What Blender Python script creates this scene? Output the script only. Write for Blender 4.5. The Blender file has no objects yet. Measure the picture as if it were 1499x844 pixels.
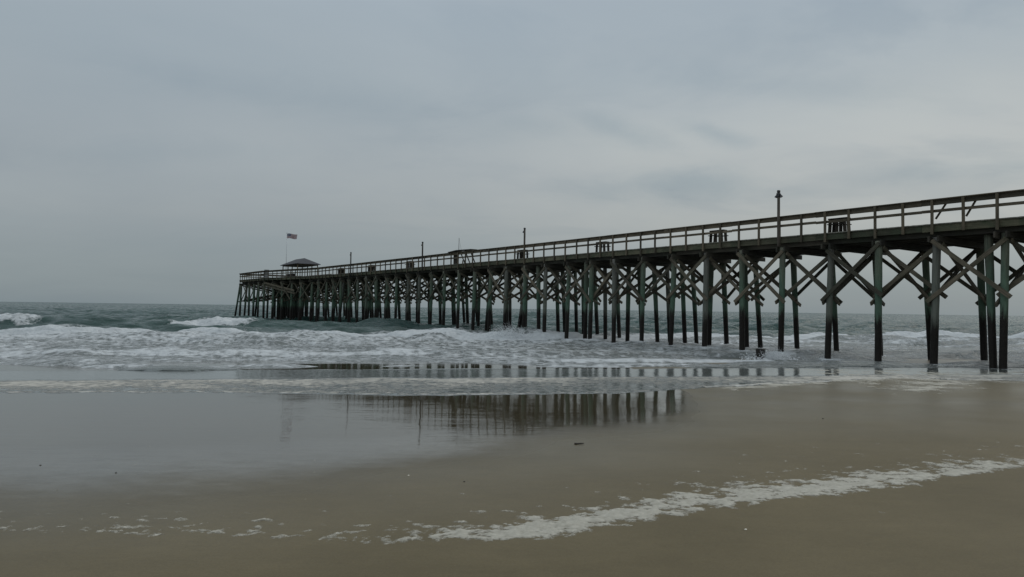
import bpy, bmesh, math, random
import numpy as np
from mathutils import Vector, Matrix

random.seed(7)
S = bpy.context.scene
COL = S.collection
R = math.radians

# ------------------------------------------------------------------ camera
CAM_Z = 2.5
cd = bpy.data.cameras.new('camera')
cam = bpy.data.objects.new('camera', cd)
COL.objects.link(cam)
cd.sensor_width = 36.0
cd.lens = 1000 / 1499 * 36
cd.clip_start = 0.1
cd.clip_end = 60000
pitch = math.atan(29.5 / 1000)
cam.matrix_world = (Matrix.Translation((0, 0, CAM_Z)) @ Matrix.Rotation(R(90) + pitch, 4, 'X')
                    @ Matrix.Rotation(R(0.80), 4, 'Z'))
S.camera = cam

# ------------------------------------------------------------------ world: Nishita sky under a thin overcast
W = bpy.data.worlds.new('World')
S.world = W
W.use_nodes = True
wn, wl = W.node_tree.nodes, W.node_tree.links
wn.clear()
SUN_EL, SUN_AZ = R(48), R(55)        # azimuth measured from +Y (out to sea) towards +X


def nd(nodes, t, **kw):
    n = nodes.new(t)
    for k, v in kw.items():
        if hasattr(n, k):
            setattr(n, k, v)
        else:
            n.inputs[k].default_value = v
    return n


def ramp(nodes, stops, interp='LINEAR'):
    r = nodes.new('ShaderNodeValToRGB')
    cr = r.color_ramp
    cr.interpolation = interp
    while len(cr.elements) < len(stops):
        cr.elements.new(0.5)
    for e, (p, c) in zip(cr.elements, stops):
        e.position = p
        if not isinstance(c, (tuple, list)):
            c = (c, c, c)
        e.color = (*c[:3], 1)
    return r


def mixc(nodes, links, fac, a, b, blend='MIX'):
    m = nodes.new('ShaderNodeMix')
    m.data_type = 'RGBA'
    m.blend_type = blend
    for sock, v in ((m.inputs[0], fac), (m.inputs[6], a), (m.inputs[7], b)):
        if hasattr(v, 'is_output'):
            links.new(v, sock)
        elif isinstance(v, (tuple, list)):
            sock.default_value = (*v[:3], 1)
        else:
            sock.default_value = v
    return m.outputs[2]


def math_n(nodes, links, op, a, b=None, clamp=False):
    m = nodes.new('ShaderNodeMath')
    m.operation = op
    m.use_clamp = clamp
    for i, v in enumerate((a, b)):
        if v is None:
            continue
        if hasattr(v, 'is_output'):
            links.new(v, m.inputs[i])
        else:
            m.inputs[i].default_value = v
    return m.outputs[0]


sky = wn.new('ShaderNodeTexSky')
sky.sky_type = 'NISHITA'
sky.sun_disc = False
sky.sun_elevation = SUN_EL
sky.sun_rotation = SUN_AZ
tc = wn.new('ShaderNodeTexCoord')
sep = wn.new('ShaderNodeSeparateXYZ')
wl.new(tc.outputs['Generated'], sep.inputs[0])
# overcast luminance by elevation (value / 10: world strength is 0.1)
base = ramp(wn, [(0.0, (.205, .250, .270)), (.05, (.240, .280, .296)), (.12, (.292, .326, .338)), (.22, (.325, .368, .388)), (.32, (.335, .390, .420)),
                 (.42, (.345, .405, .445)), (.75, (.62, .68, .72)), (1.0, (.78, .84, .88))])
wl.new(sep.outputs[2], base.inputs[0])
# cloud layer seen in perspective: direction projected on a plane
zc = math_n(wn, wl, 'ADD', math_n(wn, wl, 'MAXIMUM', sep.outputs[2], 0.0), 0.17)
cx = math_n(wn, wl, 'DIVIDE', sep.outputs[0], zc)
cy = math_n(wn, wl, 'DIVIDE', sep.outputs[1], zc)
cmb = wn.new('ShaderNodeCombineXYZ')
wl.new(cx, cmb.inputs[0])
wl.new(cy, cmb.inputs[1])
mp = wn.new('ShaderNodeMapping')
mp.inputs['Rotation'].default_value = (0, 0, R(-16))
mp.inputs['Scale'].default_value = (.62, .85, 1)
mp.inputs['Location'].default_value = (2.65, 1.26, 0)
wl.new(cmb.outputs[0], mp.inputs[0])
n1 = nd(wn, 'ShaderNodeTexNoise', Scale=.8, Detail=6.0, Roughness=.55, Distortion=.35)
wl.new(mp.outputs[0], n1.inputs['Vector'])
n2 = nd(wn, 'ShaderNodeTexNoise', Scale=2.1, Detail=5.0, Roughness=.55, Distortion=.5)
wl.new(mp.outputs[0], n2.inputs['Vector'])
c1 = ramp(wn, [(.30, (.93, .945, .96)), (.50, (1.01, 1.005, 1.005)), (.70, (1.08, 1.07, 1.06))])
wl.new(n1.outputs['Fac'], c1.inputs[0])
c2 = ramp(wn, [(.36, (.90, .92, .94)), (.47, (1.0, 1.0, 1.0)), (.72, (1.05, 1.04, 1.02))])
wl.new(n2.outputs['Fac'], c2.inputs[0])
m1 = mixc(wn, wl, 1.0, base.outputs[0], c1.outputs[0], 'MULTIPLY')
# clouds break up only towards the right of the view, where the layer is thinner
azr = nd(wn, 'ShaderNodeMapRange')
wl.new(sep.outputs[0], azr.inputs[0])
azr.inputs[1].default_value = -.35
azr.inputs[2].default_value = .35
azr.inputs[3].default_value = .25
azr.inputs[4].default_value = 1.0
hz = nd(wn, 'ShaderNodeMapRange')
wl.new(sep.outputs[2], hz.inputs[0])
hz.inputs[1].default_value = .035
hz.inputs[2].default_value = .13
m2f = mixc(wn, wl, math_n(wn, wl, 'MULTIPLY', azr.outputs[0], hz.outputs[0]), (1, 1, 1), c2.outputs[0])
m2 = mixc(wn, wl, 1.0, m1, m2f, 'MULTIPLY')
# lens-shaped darker banks drifting over the sea, placed by compass bearing and height
ysafe = math_n(wn, wl, 'MAXIMUM', sep.outputs[1], 0.02)
uu = math_n(wn, wl, 'DIVIDE', sep.outputs[0], ysafe)
vv = math_n(wn, wl, 'DIVIDE', sep.outputs[2], ysafe)
cuv = wn.new('ShaderNodeCombineXYZ')
wl.new(uu, cuv.inputs[0])
wl.new(vv, cuv.inputs[1])
bmap = wn.new('ShaderNodeMapping')
bmap.inputs['Scale'].default_value = (7, 16, 1)
bmap.inputs['Rotation'].default_value = (0, 0, R(9))
wl.new(cuv.outputs[0], bmap.inputs[0])
bno = nd(wn, 'ShaderNodeTexNoise', Scale=1.0, Detail=6.0, Roughness=.6, Distortion=.4)
wl.new(bmap.outputs[0], bno.inputs['Vector'])
bank = None
for (u0, v0, a_, b_, k_, w_) in ((.25, .186, .17, .024, .05, 1.0), (.40, .178, .09, .012, .0, .5), (.58, .205, .12, .016, .10, .7), (.74, .222, .10, .02, .1, .6),
                                 (.16, .262, .075, .022, -.32, .75), (.30, .262, .06, .016, -.28, .8), (.02, .275, .10, .02, -.2, .4),
                                 (-.25, .30, .30, .03, -.1, .35), (.45, .33, .2, .025, -.1, .45), (-.55, .22, .25, .02, .05, .3)):
    du = math_n(wn, wl, 'SUBTRACT', uu, u0)
    dv = math_n(wn, wl, 'SUBTRACT', math_n(wn, wl, 'SUBTRACT', vv, v0), math_n(wn, wl, 'MULTIPLY', du, k_))
    e1_ = math_n(wn, wl, 'POWER', math_n(wn, wl, 'ABSOLUTE', math_n(wn, wl, 'DIVIDE', du, a_)), 2.0)
    e2_ = math_n(wn, wl, 'POWER', math_n(wn, wl, 'ABSOLUTE', math_n(wn, wl, 'DIVIDE', dv, b_)), 2.0)
    rr_ = math_n(wn, wl, 'POWER', math_n(wn, wl, 'ADD', e1_, e2_), 0.5)
    val = math_n(wn, wl, 'ADD', math_n(wn, wl, 'SUBTRACT', 1.0, rr_), math_n(wn, wl, 'MULTIPLY', math_n(wn, wl, 'SUBTRACT', bno.outputs['Fac'], .5), 2.6))
    sm = nd(wn, 'ShaderNodeMapRange')
    sm.interpolation_type = 'SMOOTHSTEP'
    wl.new(val, sm.inputs[0])
    sm.inputs[1].default_value = -.6
    sm.inputs[2].default_value = 1.3
    sm.inputs[4].default_value = w_
    bank = sm.outputs[0] if bank is None else math_n(wn, wl, 'MAXIMUM', bank, sm.outputs[0])
m2 = mixc(wn, wl, bank, m2, mixc(wn, wl, 1.0, m2, (.76, .82, .865), 'MULTIPLY'))
# warm brighter veil over the right horizon
lowr = ramp(wn, [(0.0, 0.0), (.05, .30), (.12, 1.0), (.22, .9), (.40, .1)])
wl.new(sep.outputs[2], lowr.inputs[0])
azw = nd(wn, 'ShaderNodeMapRange')
wl.new(sep.outputs[0], azw.inputs[0])
azw.inputs[1].default_value = -.5
azw.inputs[2].default_value = .5
wf = math_n(wn, wl, 'MULTIPLY', lowr.outputs[0], azw.outputs[0])
m3 = mixc(wn, wl, wf, m2, mixc(wn, wl, 1.0, m2, (1.42, 1.31, 1.19), 'MULTIPLY'))
up = mixc(wn, wl, 1.0, m3, (10.25, 10.3, 10.45), 'MULTIPLY')
fin = mixc(wn, wl, .93, sky.outputs[0], up)
bg = wn.new('ShaderNodeBackground')
bg.inputs[1].default_value = 0.1
wl.new(fin, bg.inputs[0])
wo = wn.new('ShaderNodeOutputWorld')
wl.new(bg.outputs[0], wo.inputs[0])

sl = bpy.data.lights.new('sun', 'SUN')
sl.energy = 0.6
sl.angle = R(25)
sl.color = (1.0, .95, .88)
so = bpy.data.objects.new('sun', sl)
COL.objects.link(so)
sd = Vector((math.sin(SUN_AZ) * math.cos(SUN_EL), math.cos(SUN_AZ) * math.cos(SUN_EL), math.sin(SUN_EL)))
so.rotation_euler = sd.to_track_quat('Z', 'Y').to_euler()
so.location = (0, 0, 60)

S.view_settings.view_transform = 'Standard'
S.view_settings.look = 'None'
S.view_settings.gamma = 1
S.view_settings.exposure = 0.0
S.cycles.use_denoising = True
S.cycles.max_bounces = 6


# ------------------------------------------------------------------ numpy noise
def perlin(x, y, seed=0):
    rs = np.random.RandomState(seed)
    perm = rs.permutation(512)
    ang = rs.rand(512) * 2 * np.pi
    gx, gy = np.cos(ang), np.sin(ang)
    xi, yi = np.floor(x).astype(np.int64), np.floor(y).astype(np.int64)
    xf, yf = x - xi, y - yi
    u, v = xf * xf * xf * (xf * (xf * 6 - 15) + 10), yf * yf * yf * (yf * (yf * 6 - 15) + 10)

    def g(ix, iy, dx, dy):
        h = perm[(perm[ix & 511] + iy) & 511]
        return gx[h] * dx + gy[h] * dy
    a = g(xi, yi, xf, yf)
    b = g(xi + 1, yi, xf - 1, yf)
    c = g(xi, yi + 1, xf, yf - 1)
    d = g(xi + 1, yi + 1, xf - 1, yf - 1)
    return 1.5 * ((a + u * (b - a)) + v * ((c + u * (d - c)) - (a + u * (b - a))))


def fbm(x, y, seed=0, octv=4, rough=.5):
    t, a, n = 0, 1.0, 0
    for o in range(octv):
        t = t + a * perlin(x * 2 ** o, y * 2 ** o, seed + o * 13)
        n += a
        a *= rough
    return t / n


def sstep(a, b, x):
    t = np.clip((x - a) / (b - a), 0, 1)
    return t * t * (3 - 2 * t)


# ------------------------------------------------------------------ materials
def new_mat(name):
    m = bpy.data.materials.new(name)
    m.use_nodes = True
    n, l = m.node_tree.nodes, m.node_tree.links
    return m, n, l, n['Principled BSDF']


def noise(n, l, vec, scale, detail=4.0, rough=.55, dist=0.0):
    t = nd(n, 'ShaderNodeTexNoise', Scale=scale, Detail=detail, Roughness=rough, Distortion=dist)
    l.new(vec, t.inputs['Vector'])
    return t.outputs['Fac']


def mapping(n, l, vec, scale):
    mpn = n.new('ShaderNodeMapping')
    mpn.inputs['Scale'].default_value = scale
    l.new(vec, mpn.inputs[0])
    return mpn.outputs[0]


def bump(n, l, h, strength, dist, normal=None):
    b = n.new('ShaderNodeBump')
    b.inputs['Strength'].default_value = strength
    b.inputs['Distance'].default_value = dist
    l.new(h, b.inputs['Height'])
    if normal is not None:
        l.new(normal, b.inputs['Normal'])
    return b.outputs[0]


def wood(name, dark, light, tint=(1, 1, 1), green=0.0, grain_axis=0):
    m, n, l, p = new_mat(name)
    t = n.new('ShaderNodeTexCoord')
    oi = n.new('ShaderNodeObjectInfo')
    add = n.new('ShaderNodeVectorMath')
    add.operation = 'ADD'
    l.new(t.outputs['Object'], add.inputs[0])
    cm = n.new('ShaderNodeCombineXYZ')
    rv = math_n(n, l, 'MULTIPLY', oi.outputs['Random'], 37.0)
    for i in range(3):
        l.new(rv, cm.inputs[i])
    l.new(cm.outputs[0], add.inputs[1])
    sc = [22, 22, 22]
    sc[grain_axis] = 1.3
    g = noise(n, l, mapping(n, l, add.outputs[0], sc), 1.0, 6, .65, .3)
    b = noise(n, l, add.outputs[0], .9, 4, .6)
    r = ramp(n, [(.28, dark), (.72, light)])
    l.new(g, r.inputs[0])
    br = ramp(n, [(.3, (.62, .64, .62)), (.7, (1.2, 1.18, 1.15))])
    l.new(b, br.inputs[0])
    c = mixc(n, l, 1.0, r.outputs[0], br.outputs[0], 'MULTIPLY')
    ov = ramp(n, [(0, (.62, .64, .64)), (1, (1.32, 1.27, 1.2))])
    l.new(oi.outputs['Random'], ov.inputs[0])
    c = mixc(n, l, 1.0, c, ov.outputs[0], 'MULTIPLY')
    if green:
        gm = ramp(n, [(.45, 0), (.68, green)])
        l.new(noise(n, l, add.outputs[0], 1.7, 5, .6), gm.inputs[0])
        c = mixc(n, l, gm.outputs[0], c, (.055, .075, .045))
    l.new(c, p.inputs['Base Color'])
    p.inputs['Roughness'].default_value = .8
    p.inputs['Specular IOR Level'].default_value = .25
    l.new(bump(n, l, g, .5, .01), p.inputs['Normal'])
    return m


M = {}
M['rail'] = wood('weathered_rail_wood', (.070, .059, .044), (.165, .143, .110))
M['fascia'] = wood('mossy_fascia_wood', (.065, .064, .046), (.15, .145, .105), green=.8)
M['beam'] = wood('dark_beam_wood', (.035, .033, .03), (.085, .078, .066), green=.3)
M['brace'] = wood('brace_wood', (.060, .053, .042), (.175, .155, .122), green=.35)
M['deckw'] = wood('deck_wood', (.20, .19, .165), (.40, .38, .335))
M['bench'] = wood('bench_wood', (.03, .027, .024), (.07, .062, .054))
M['lamp_post'] = wood('lamp_post_wood', (.055, .05, .046), (.12, .11, .10), grain_axis=2)


def pile_material():
    m, n, l, p = new_mat('tidal_pile_wood')
    t = n.new('ShaderNodeTexCoord')
    oi = n.new('ShaderNodeObjectInfo')
    ge = n.new('ShaderNodeNewGeometry')
    sp = n.new('ShaderNodeSeparateXYZ')
    l.new(ge.outputs['Position'], sp.inputs[0])
    add = n.new('ShaderNodeVectorMath')
    add.operation = 'ADD'
    cm = n.new('ShaderNodeCombineXYZ')
    rv = math_n(n, l, 'MULTIPLY', oi.outputs['Random'], 53.0)
    for i in range(3):
        l.new(rv, cm.inputs[i])
    l.new(t.outputs['Object'], add.inputs[0])
    l.new(cm.outputs[0], add.inputs[1])
    g = noise(n, l, mapping(n, l, add.outputs[0], (16, 16, .9)), 1.0, 6, .65, .2)
    blot = noise(n, l, mapping(n, l, add.outputs[0], (2.5, 2.5, 1.0)), 1.0, 5, .6)
    drip = noise(n, l, mapping(n, l, add.outputs[0], (9, 9, .8)), 1.0, 4, .6)
    r = ramp(n, [(.28, (.082, .082, .064)), (.72, (.20, .195, .15))])
    l.new(g, r.inputs[0])
    # some piles have been replaced and are paler and greyer
    pale = ramp(n, [(.78, 0), (.82, 1)])
    l.new(oi.outputs['Random'], pale.inputs[0])
    r2 = ramp(n, [(.28, (.10, .097, .088)), (.72, (.20, .19, .17))])
    l.new(g, r2.inputs[0])
    c = mixc(n, l, pale.outputs[0], r.outputs[0], r2.outputs[0])
    # green algae / copper stain in the splash zone
    zz = math_n(n, l, 'ADD', sp.outputs[2], math_n(n, l, 'MULTIPLY', math_n(n, l, 'SUBTRACT', drip, .5), 3.4))
    gz = nd(n, 'ShaderNodeMapRange')
    l.new(zz, gz.inputs[0])
    gz.inputs[1].default_value = 6.6
    gz.inputs[2].default_value = 3.6
    gm = math_n(n, l, 'MULTIPLY', gz.outputs[0], math_n(n, l, 'SUBTRACT', .93, math_n(n, l, 'MULTIPLY', pale.outputs[0], .65)), True)
    gcol = ramp(n, [(.3, (.060, .110, .080)), (.7, (.125, .195, .140))])
    l.new(blot, gcol.inputs[0])
    c = mixc(n, l, gm, c, gcol.outputs[0])
    # mussels and dark weed up to the high-tide line
    z2 = math_n(n, l, 'ADD', sp.outputs[2], math_n(n, l, 'MULTIPLY', math_n(n, l, 'SUBTRACT', drip, .5), 1.5))
    z2 = math_n(n, l, 'ADD', z2, math_n(n, l, 'MULTIPLY', math_n(n, l, 'SUBTRACT', oi.outputs['Random'], .5), .5))
    dz = nd(n, 'ShaderNodeMapRange')
    l.new(z2, dz.inputs[0])
    dz.inputs[1].default_value = 2.65
    dz.inputs[2].default_value = 2.1
    mus = noise(n, l, t.outputs['Object'], 22, 3, .6)
    dcol = ramp(n, [(.35, (.007, .0065, .006)), (.7, (.026, .021, .016))])
    l.new(mus, dcol.inputs[0])
    c = mixc(n, l, dz.outputs[0], c, dcol.outputs[0])
    bz = nd(n, 'ShaderNodeMapRange')
    l.new(math_n(n, l, 'ABSOLUTE', math_n(n, l, 'SUBTRACT', z2, 2.35)), bz.inputs[0])
    bz.inputs[1].default_value = .45
    bz.inputs[2].default_value = .05
    bn_ = ramp(n, [(.60, 0), (.68, .55)])
    l.new(noise(n, l, t.outputs['Object'], 14, 4, .6), bn_.inputs[0])
    c = mixc(n, l, math_n(n, l, 'MULTIPLY', bz.outputs[0], bn_.outputs[0]), c, (.22, .21, .18))
    spl = ramp(n, [(.60, 0), (.70, .6)])
    l.new(noise(n, l, mapping(n, l, add.outputs[0], (26, 26, .7)), 1.0, 3, .5), spl.inputs[0])
    c = mixc(n, l, spl.outputs[0], c, mixc(n, l, 1.0, c, (.35, .35, .35), 'MULTIPLY'))
    l.new(c, p.inputs['Base Color'])
    rr = nd(n, 'ShaderNodeMapRange')
    l.new(dz.outputs[0], rr.inputs[0])
    rr.inputs[3].default_value = .85
    rr.inputs[4].default_value = .5
    l.new(rr.outputs[0], p.inputs['Roughness'])
    p.inputs['Specular IOR Level'].default_value = .2
    hb = math_n(n, l, 'ADD', math_n(n, l, 'MULTIPLY', g, .5), math_n(n, l, 'MULTIPLY', mus, dz.outputs[0]))
    l.new(bump(n, l, hb, .7, .03), p.inputs['Normal'])
    return m


M['pile'] = pile_material()


def simple(name, col, rough=.6, metal=0.0, var=.25, scale=6):
    m, n, l, p = new_mat(name)
    t = n.new('ShaderNodeTexCoord')
    f = noise(n, l, t.outputs['Object'], scale, 5, .6)
    r = ramp(n, [(.3, tuple(c * (1 - var) for c in col)), (.7, tuple(c * (1 + var) for c in col))])
    l.new(f, r.inputs[0])
    l.new(r.outputs[0], p.inputs['Base Color'])
    p.inputs['Roughness'].default_value = rough
    p.inputs['Metallic'].default_value = metal
    return m


M['metal'] = simple('dark_painted_metal', (.04, .042, .045), .45, .3)
M['glass'] = simple('lamp_lens', (.25, .26, .27), .2, 0, .1)
M['pole'] = simple('pale_flagpole_metal', (.55, .57, .58), .4, .2, .1)
M['shell'] = simple('shell_white', (.72, .68, .58), .5, 0, .1, 60)
M['dark_bit'] = simple('dark_beach_bit', (.03, .026, .022), .7, 0, .3, 40)
M['stick'] = simple('driftwood', (.035, .028, .022), .7, 0, .3, 30)
M['red'] = simple('flag_red', (.21, .05, .06), .8, 0, .08)
M['white'] = simple('flag_white', (.55, .53, .54), .8, 0, .05)
M['blue'] = simple('flag_blue', (.03, .045, .12), .8, 0, .08)
M['box_grey'] = simple('grey_box_paint', (.20, .21, .21), .7, 0, .15)


def roof_material():
    m, n, l, p = new_mat('roof_shingles')
    t = n.new('ShaderNodeTexCoord')
    w = n.new('ShaderNodeTexBrick')
    l.new(mapping(n, l, t.outputs['Object'], (3, 3, 9)), w.inputs['Vector'])
    w.inputs['Color1'].default_value = (.045, .048, .056, 1)
    w.inputs['Color2'].default_value = (.07, .073, .082, 1)
    w.inputs['Mortar'].default_value = (.04, .038, .04, 1)
    l.new(w.outputs[0], p.inputs['Base Color'])
    p.inputs['Roughness'].default_value = .85
    return m


M['roof'] = roof_material()


# ------------------------------------------------------------------ object helpers
def tag(o, label, cat, group=None, kind=None):
    o['label'] = label
    o['category'] = cat
    if group:
        o['group'] = group
    if kind:
        o['kind'] = kind
    return o


def empty(name, loc, label, cat, group=None):
    o = bpy.data.objects.new(name, None)
    o.empty_display_size = .2
    o.location = loc
    COL.objects.link(o)
    return tag(o, label, cat, group)


def link(name, me, mat, mw, parent=None, root=None):
    o = bpy.data.objects.new(name, me)
    if mat and not me.materials:
        me.materials.append(mat)
    COL.objects.link(o)
    if parent is not None:
        o.parent = parent
        base = Matrix.Identity(4)
        q, chain = parent, []
        while q is not None:
            chain.append(q.matrix_basis.copy())
            q = q.parent
        for mb in reversed(chain):
            base = base @ mb
        o.matrix_basis = base.inverted() @ mw
    else:
        o.matrix_basis = mw
    return o


def me_from(name, verts, faces, smooth=False):
    me = bpy.data.meshes.new(name)
    me.from_pydata([tuple(v) for v in verts], [], faces)
    me.validate()
    if smooth:
        for p_ in me.polygons:
            p_.use_smooth = True
    return me


BOX = {}


def box_mesh(l, w, h, bev=.008):
    key = (round(l, 3), round(w, 3), round(h, 3), bev)
    if key in BOX:
        return BOX[key].copy()
    bm = bmesh.new()
    bmesh.ops.create_cube(bm, size=1)
    for v in bm.verts:
        v.co = Vector((v.co.x * l, v.co.y * w, v.co.z * h))
    if bev:
        bmesh.ops.bevel(bm, geom=bm.edges[:], offset=min(bev, min(l, w, h) * .3), segments=1, affect='EDGES')
    me = bpy.data.meshes.new('board')
    bm.to_mesh(me)
    bm.free()
    BOX[key] = me
    return me


def frame_mat(a, b, up):
    a, b = Vector(a), Vector(b)
    x = (b - a).normalized()
    z = (Vector(up) - x * x.dot(Vector(up))).normalized()
    y = z.cross(x)
    m = Matrix((x, y, z)).transposed().to_4x4()
    return Matrix.Translation((a + b) / 2) @ m, (b - a).length


def board(name, a, b, thick, high, mat, parent, up=(0, 0, 1), bev=.008):
    """a board from a to b, thick across (local Y), high along up (local Z)"""
    mw, ln = frame_mat(a, b, up)
    return link(name, box_mesh(ln, thick, high, bev), mat, mw, parent)


def cyl_mesh(name, rb, rt, h, seg=12, rings=2, jit=0.0, rng=None):
    vs, fs = [], []
    for i in range(rings):
        t = i / (rings - 1)
        r = rb + (rt - rb) * t
        for k in range(seg):
            a = 2 * math.pi * k / seg
            rr = r * (1 + (rng.uniform(-jit, jit) if rng else 0))
            vs.append((rr * math.cos(a), rr * math.sin(a), h * t - h / 2))
    for i in range(rings - 1):
        for k in range(seg):
            k2 = (k + 1) % seg
            fs.append((i * seg + k, i * seg + k2, (i + 1) * seg + k2, (i + 1) * seg + k))
    fs.append(tuple(reversed(range(seg))))
    fs.append(tuple((rings - 1) * seg + k for k in range(seg)))
    me = me_from(name, vs, fs)
    for p_ in me.polygons:
        p_.use_smooth = len(p_.vertices) == 4
    return me


def post(name, a, b, rb, rt, mat, parent, seg=12, rings=2, jit=0.0, rng=None):
    a, b = Vector(a), Vector(b)
    z = (b - a).normalized()
    x = Vector((1, 0, 0))
    x = (x - z * z.dot(x)).normalized()
    y = z.cross(x)
    mw = Matrix.Translation((a + b) / 2) @ Matrix((x, y, z)).transposed().to_4x4()
    return link(name, cyl_mesh(name, rb, rt, (b - a).length, seg, rings, jit, rng), mat, mw, parent)


def merge(name, objs, mat, parent):
    """fold a list of already placed part objects into ONE part"""
    bm = bmesh.new()
    for o in objs:
        tmp = o.data.copy()
        tmp.transform(o.matrix_basis)
        bm.from_mesh(tmp)
        bpy.data.meshes.remove(tmp)
        bpy.data.objects.remove(o)
    me = bpy.data.meshes.new(name)
    bm.to_mesh(me)
    bm.free()
    me.materials.clear()
    me.materials.append(mat)
    o = bpy.data.objects.new(name, me)
    COL.objects.link(o)
    o.parent = parent
    o['kind'] = 'stuff'
    return o


def grid_mesh(name, xs, ys, Z, attrs=None, smooth=True):
    ny, nx = Z.shape
    X, Y = np.meshgrid(xs, ys)
    co = np.stack([X, Y, Z], -1).reshape(-1, 3).astype(np.float32)
    idx = np.arange(nx * ny).reshape(ny, nx)
    q = np.stack([idx[:-1, :-1], idx[:-1, 1:], idx[1:, 1:], idx[1:, :-1]], -1).reshape(-1, 4)
    me = bpy.data.meshes.new(name)
    me.vertices.add(len(co))
    me.vertices.foreach_set('co', co.ravel())
    me.loops.add(q.size)
    me.loops.foreach_set('vertex_index', q.ravel().astype(np.int32))
    me.polygons.add(len(q))
    me.polygons.foreach_set('loop_start', np.arange(0, q.size, 4, dtype=np.int32))
    me.polygons.foreach_set('loop_total', np.full(len(q), 4, dtype=np.int32))
    if smooth:
        me.polygons.foreach_set('use_smooth', np.ones(len(q), dtype=bool))
    me.update(calc_edges=True)
    for k, v in (attrs or {}).items():
        a = me.attributes.new(k, 'FLOAT', 'POINT')
        a.data.foreach_set('value', v.ravel().astype(np.float32))
    return me


# ------------------------------------------------------------------ beach and water shape
SH = .2                       # the shoreline runs away to the right: q = distance out to sea


def sand_profile(q):
    return np.interp(q, [-300, -60, -6, 0, 6, 9, 13, 31, 60, 140, 400],
                     [9.0, 4.5, 1.05, .73, .49, .41, .325, .03, -.85, -2.5, -6.0])


def sand_z(x, y):
    q = y - SH * np.clip(x, -40, 60)
    z = sand_profile(q)
    z = z + .012 * fbm(x / 5.5, y / 4.0, 31, 3) * sstep(26, 14, q) + .004 * fbm(x / .8, y / .8, 41, 3) * sstep(12, 7, y)
    return z


def edge1(x):                 # leading edge of the spent wash on the sand
    e = np.interp(x, [-90, -30, -13, -6.2, -.9, 2.8, 6, 10.8, 14, 16.5, 20, 60],
                  [12.6, 14.5, 17.2, 17.6, 17.9, 18.7, 20.4, 23.2, 24.7, 24.2, 24.6, 31])
    return e + .28 * fbm(x / 1.6, x * 0 + 3.3, 5, 4) + .25 * perlin(x / 4.5, x * 0 + .7, 6)


def spaced(a, b, d0, d1):
    out = [a]
    while out[-1] < b:
        t = (out[-1] - a) / (b - a)
        out.append(out[-1] + d0 + (d1 - d0) * t)
    return out[:-1]


xs_core = np.arange(-46, 46.01, .14)
grow = []
g_, st = 46.0, .2
while g_ < 30000:
    g_ += st
    st *= 1.09
    grow.append(g_)
grow = np.array(grow)
xs = np.concatenate([-grow[::-1], xs_core, grow])
ysl = spaced(12, 36, .085, .11) + spaced(36, 82, .11, .24) + spaced(82, 220, .24, 1.1)
y_, st = 220.0, 1.1
while y_ < 30000:
    ysl.append(y_)
    y_ += st
    st *= 1.045
ysl.append(30000)
ys = np.array(ysl)
X, Y = np.meshgrid(xs, ys)
XC = np.clip(X, -400, 400)
q0 = Y - SH * np.clip(X, -60, 60)
q = q0 + 1.3 * perlin(XC / 15, Y / 30, 11) + .45 * fbm(XC / 3.6, Y / 6, 12, 3)

# open sea chop: many small trains coming ashore
rng = np.random.RandomState(3)
chop = np.zeros_like(X)
near = (Y < 900)
for i in range(46):
    lam = 2.0 * (16 / 2.0) ** rng.rand()
    th = rng.normal(0, .62) + .22
    k = 2 * np.pi / lam
    amp = .0125 * lam ** .8 * rng.uniform(.5, 1.2)
    ph = rng.rand() * 6.28
    arg = k * (np.sin(th) * X + np.cos(th) * Y) + ph
    wv = np.sin(arg)
    fadel = sstep(lam * 130, lam * 50, Y)
    chop += amp * (wv + .35 * np.cos(2 * arg)) * fadel
group = .65 + .6 * fbm(XC / 30, Y / 22, 17, 3)
swell = .16 * np.sin(2 * np.pi * (Y + .12 * X + 6 * perlin(XC / 60, Y / 80, 19)) / 33) * sstep(66, 95, q0) * sstep(1500, 500, Y)
openw = chop * group * 1.5 * (.34 + .66 * sstep(34, 72, q0)) + swell

foam = np.zeros_like(X)
bores = np.zeros_like(X)


def bore(qc, A, wf, wb, fm, ff, fb):
    """a steep-fronted broken wave: qc crest line, A height, wf/wb front/back width, fm foam amount"""
    global bores, foam
    d = q - qc
    h = np.where(d < 0, np.exp(-(d / wf) ** 2), np.exp(-d / wb))
    bores = bores + A * h
    f = np.where(d < 0, sstep(-ff, -ff * .35, d), np.exp(-np.maximum(d - .5, 0) / fb))
    foam = np.maximum(foam, fm * f)


nA = lambda s, sc=9.0: np.clip(.8 + .9 * fbm(XC / sc, Y / 30, s, 3), .25, 1.5)
# little wash front near the piles, foaming on the left half and only a dark ripple on the right
bore(31.4 + 0 * X, .17 * nA(21) * sstep(-6, 2, X), .35, 2.4, .86 * sstep(-2, 3, X) * sstep(15.5, 12, X), .9, 2.0)
bore(29.2 + .6 * perlin(XC / 7, Y * 0, 81), (.07) * nA(22, 5), .3, 1.2, .68 * sstep(16, 6, X), .7, 1.0)
bore(36.0 + 0 * X, .20 * nA(23, 6), .5, 3.0, .80 * sstep(0, -6, X), 1.2, 2.6)
bore(40.5 + 0 * X, .13 * nA(24, 5), .5, 2.5, .55 * sstep(-26, 0, X), .8, 1.2)
bore(46.0 + 0 * X, .16 * nA(25, 5), .6, 3.0, .6 + 0 * X, 1.0, 2.2)
bore(51.0 + 0 * X, .13 * nA(26, 5), .6, 2.4, .66 + 0 * X, 1.0, 2.2)
qc = np.interp(X, [-60, -36, -27, -14, -8, 0, 8, 22, 57], [62, 62, 63.5, 58.5, 58, 55, 55.5, 58, 64]) + 1.0 * perlin(XC / 4, Y * 0 + 9, 27)
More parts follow.
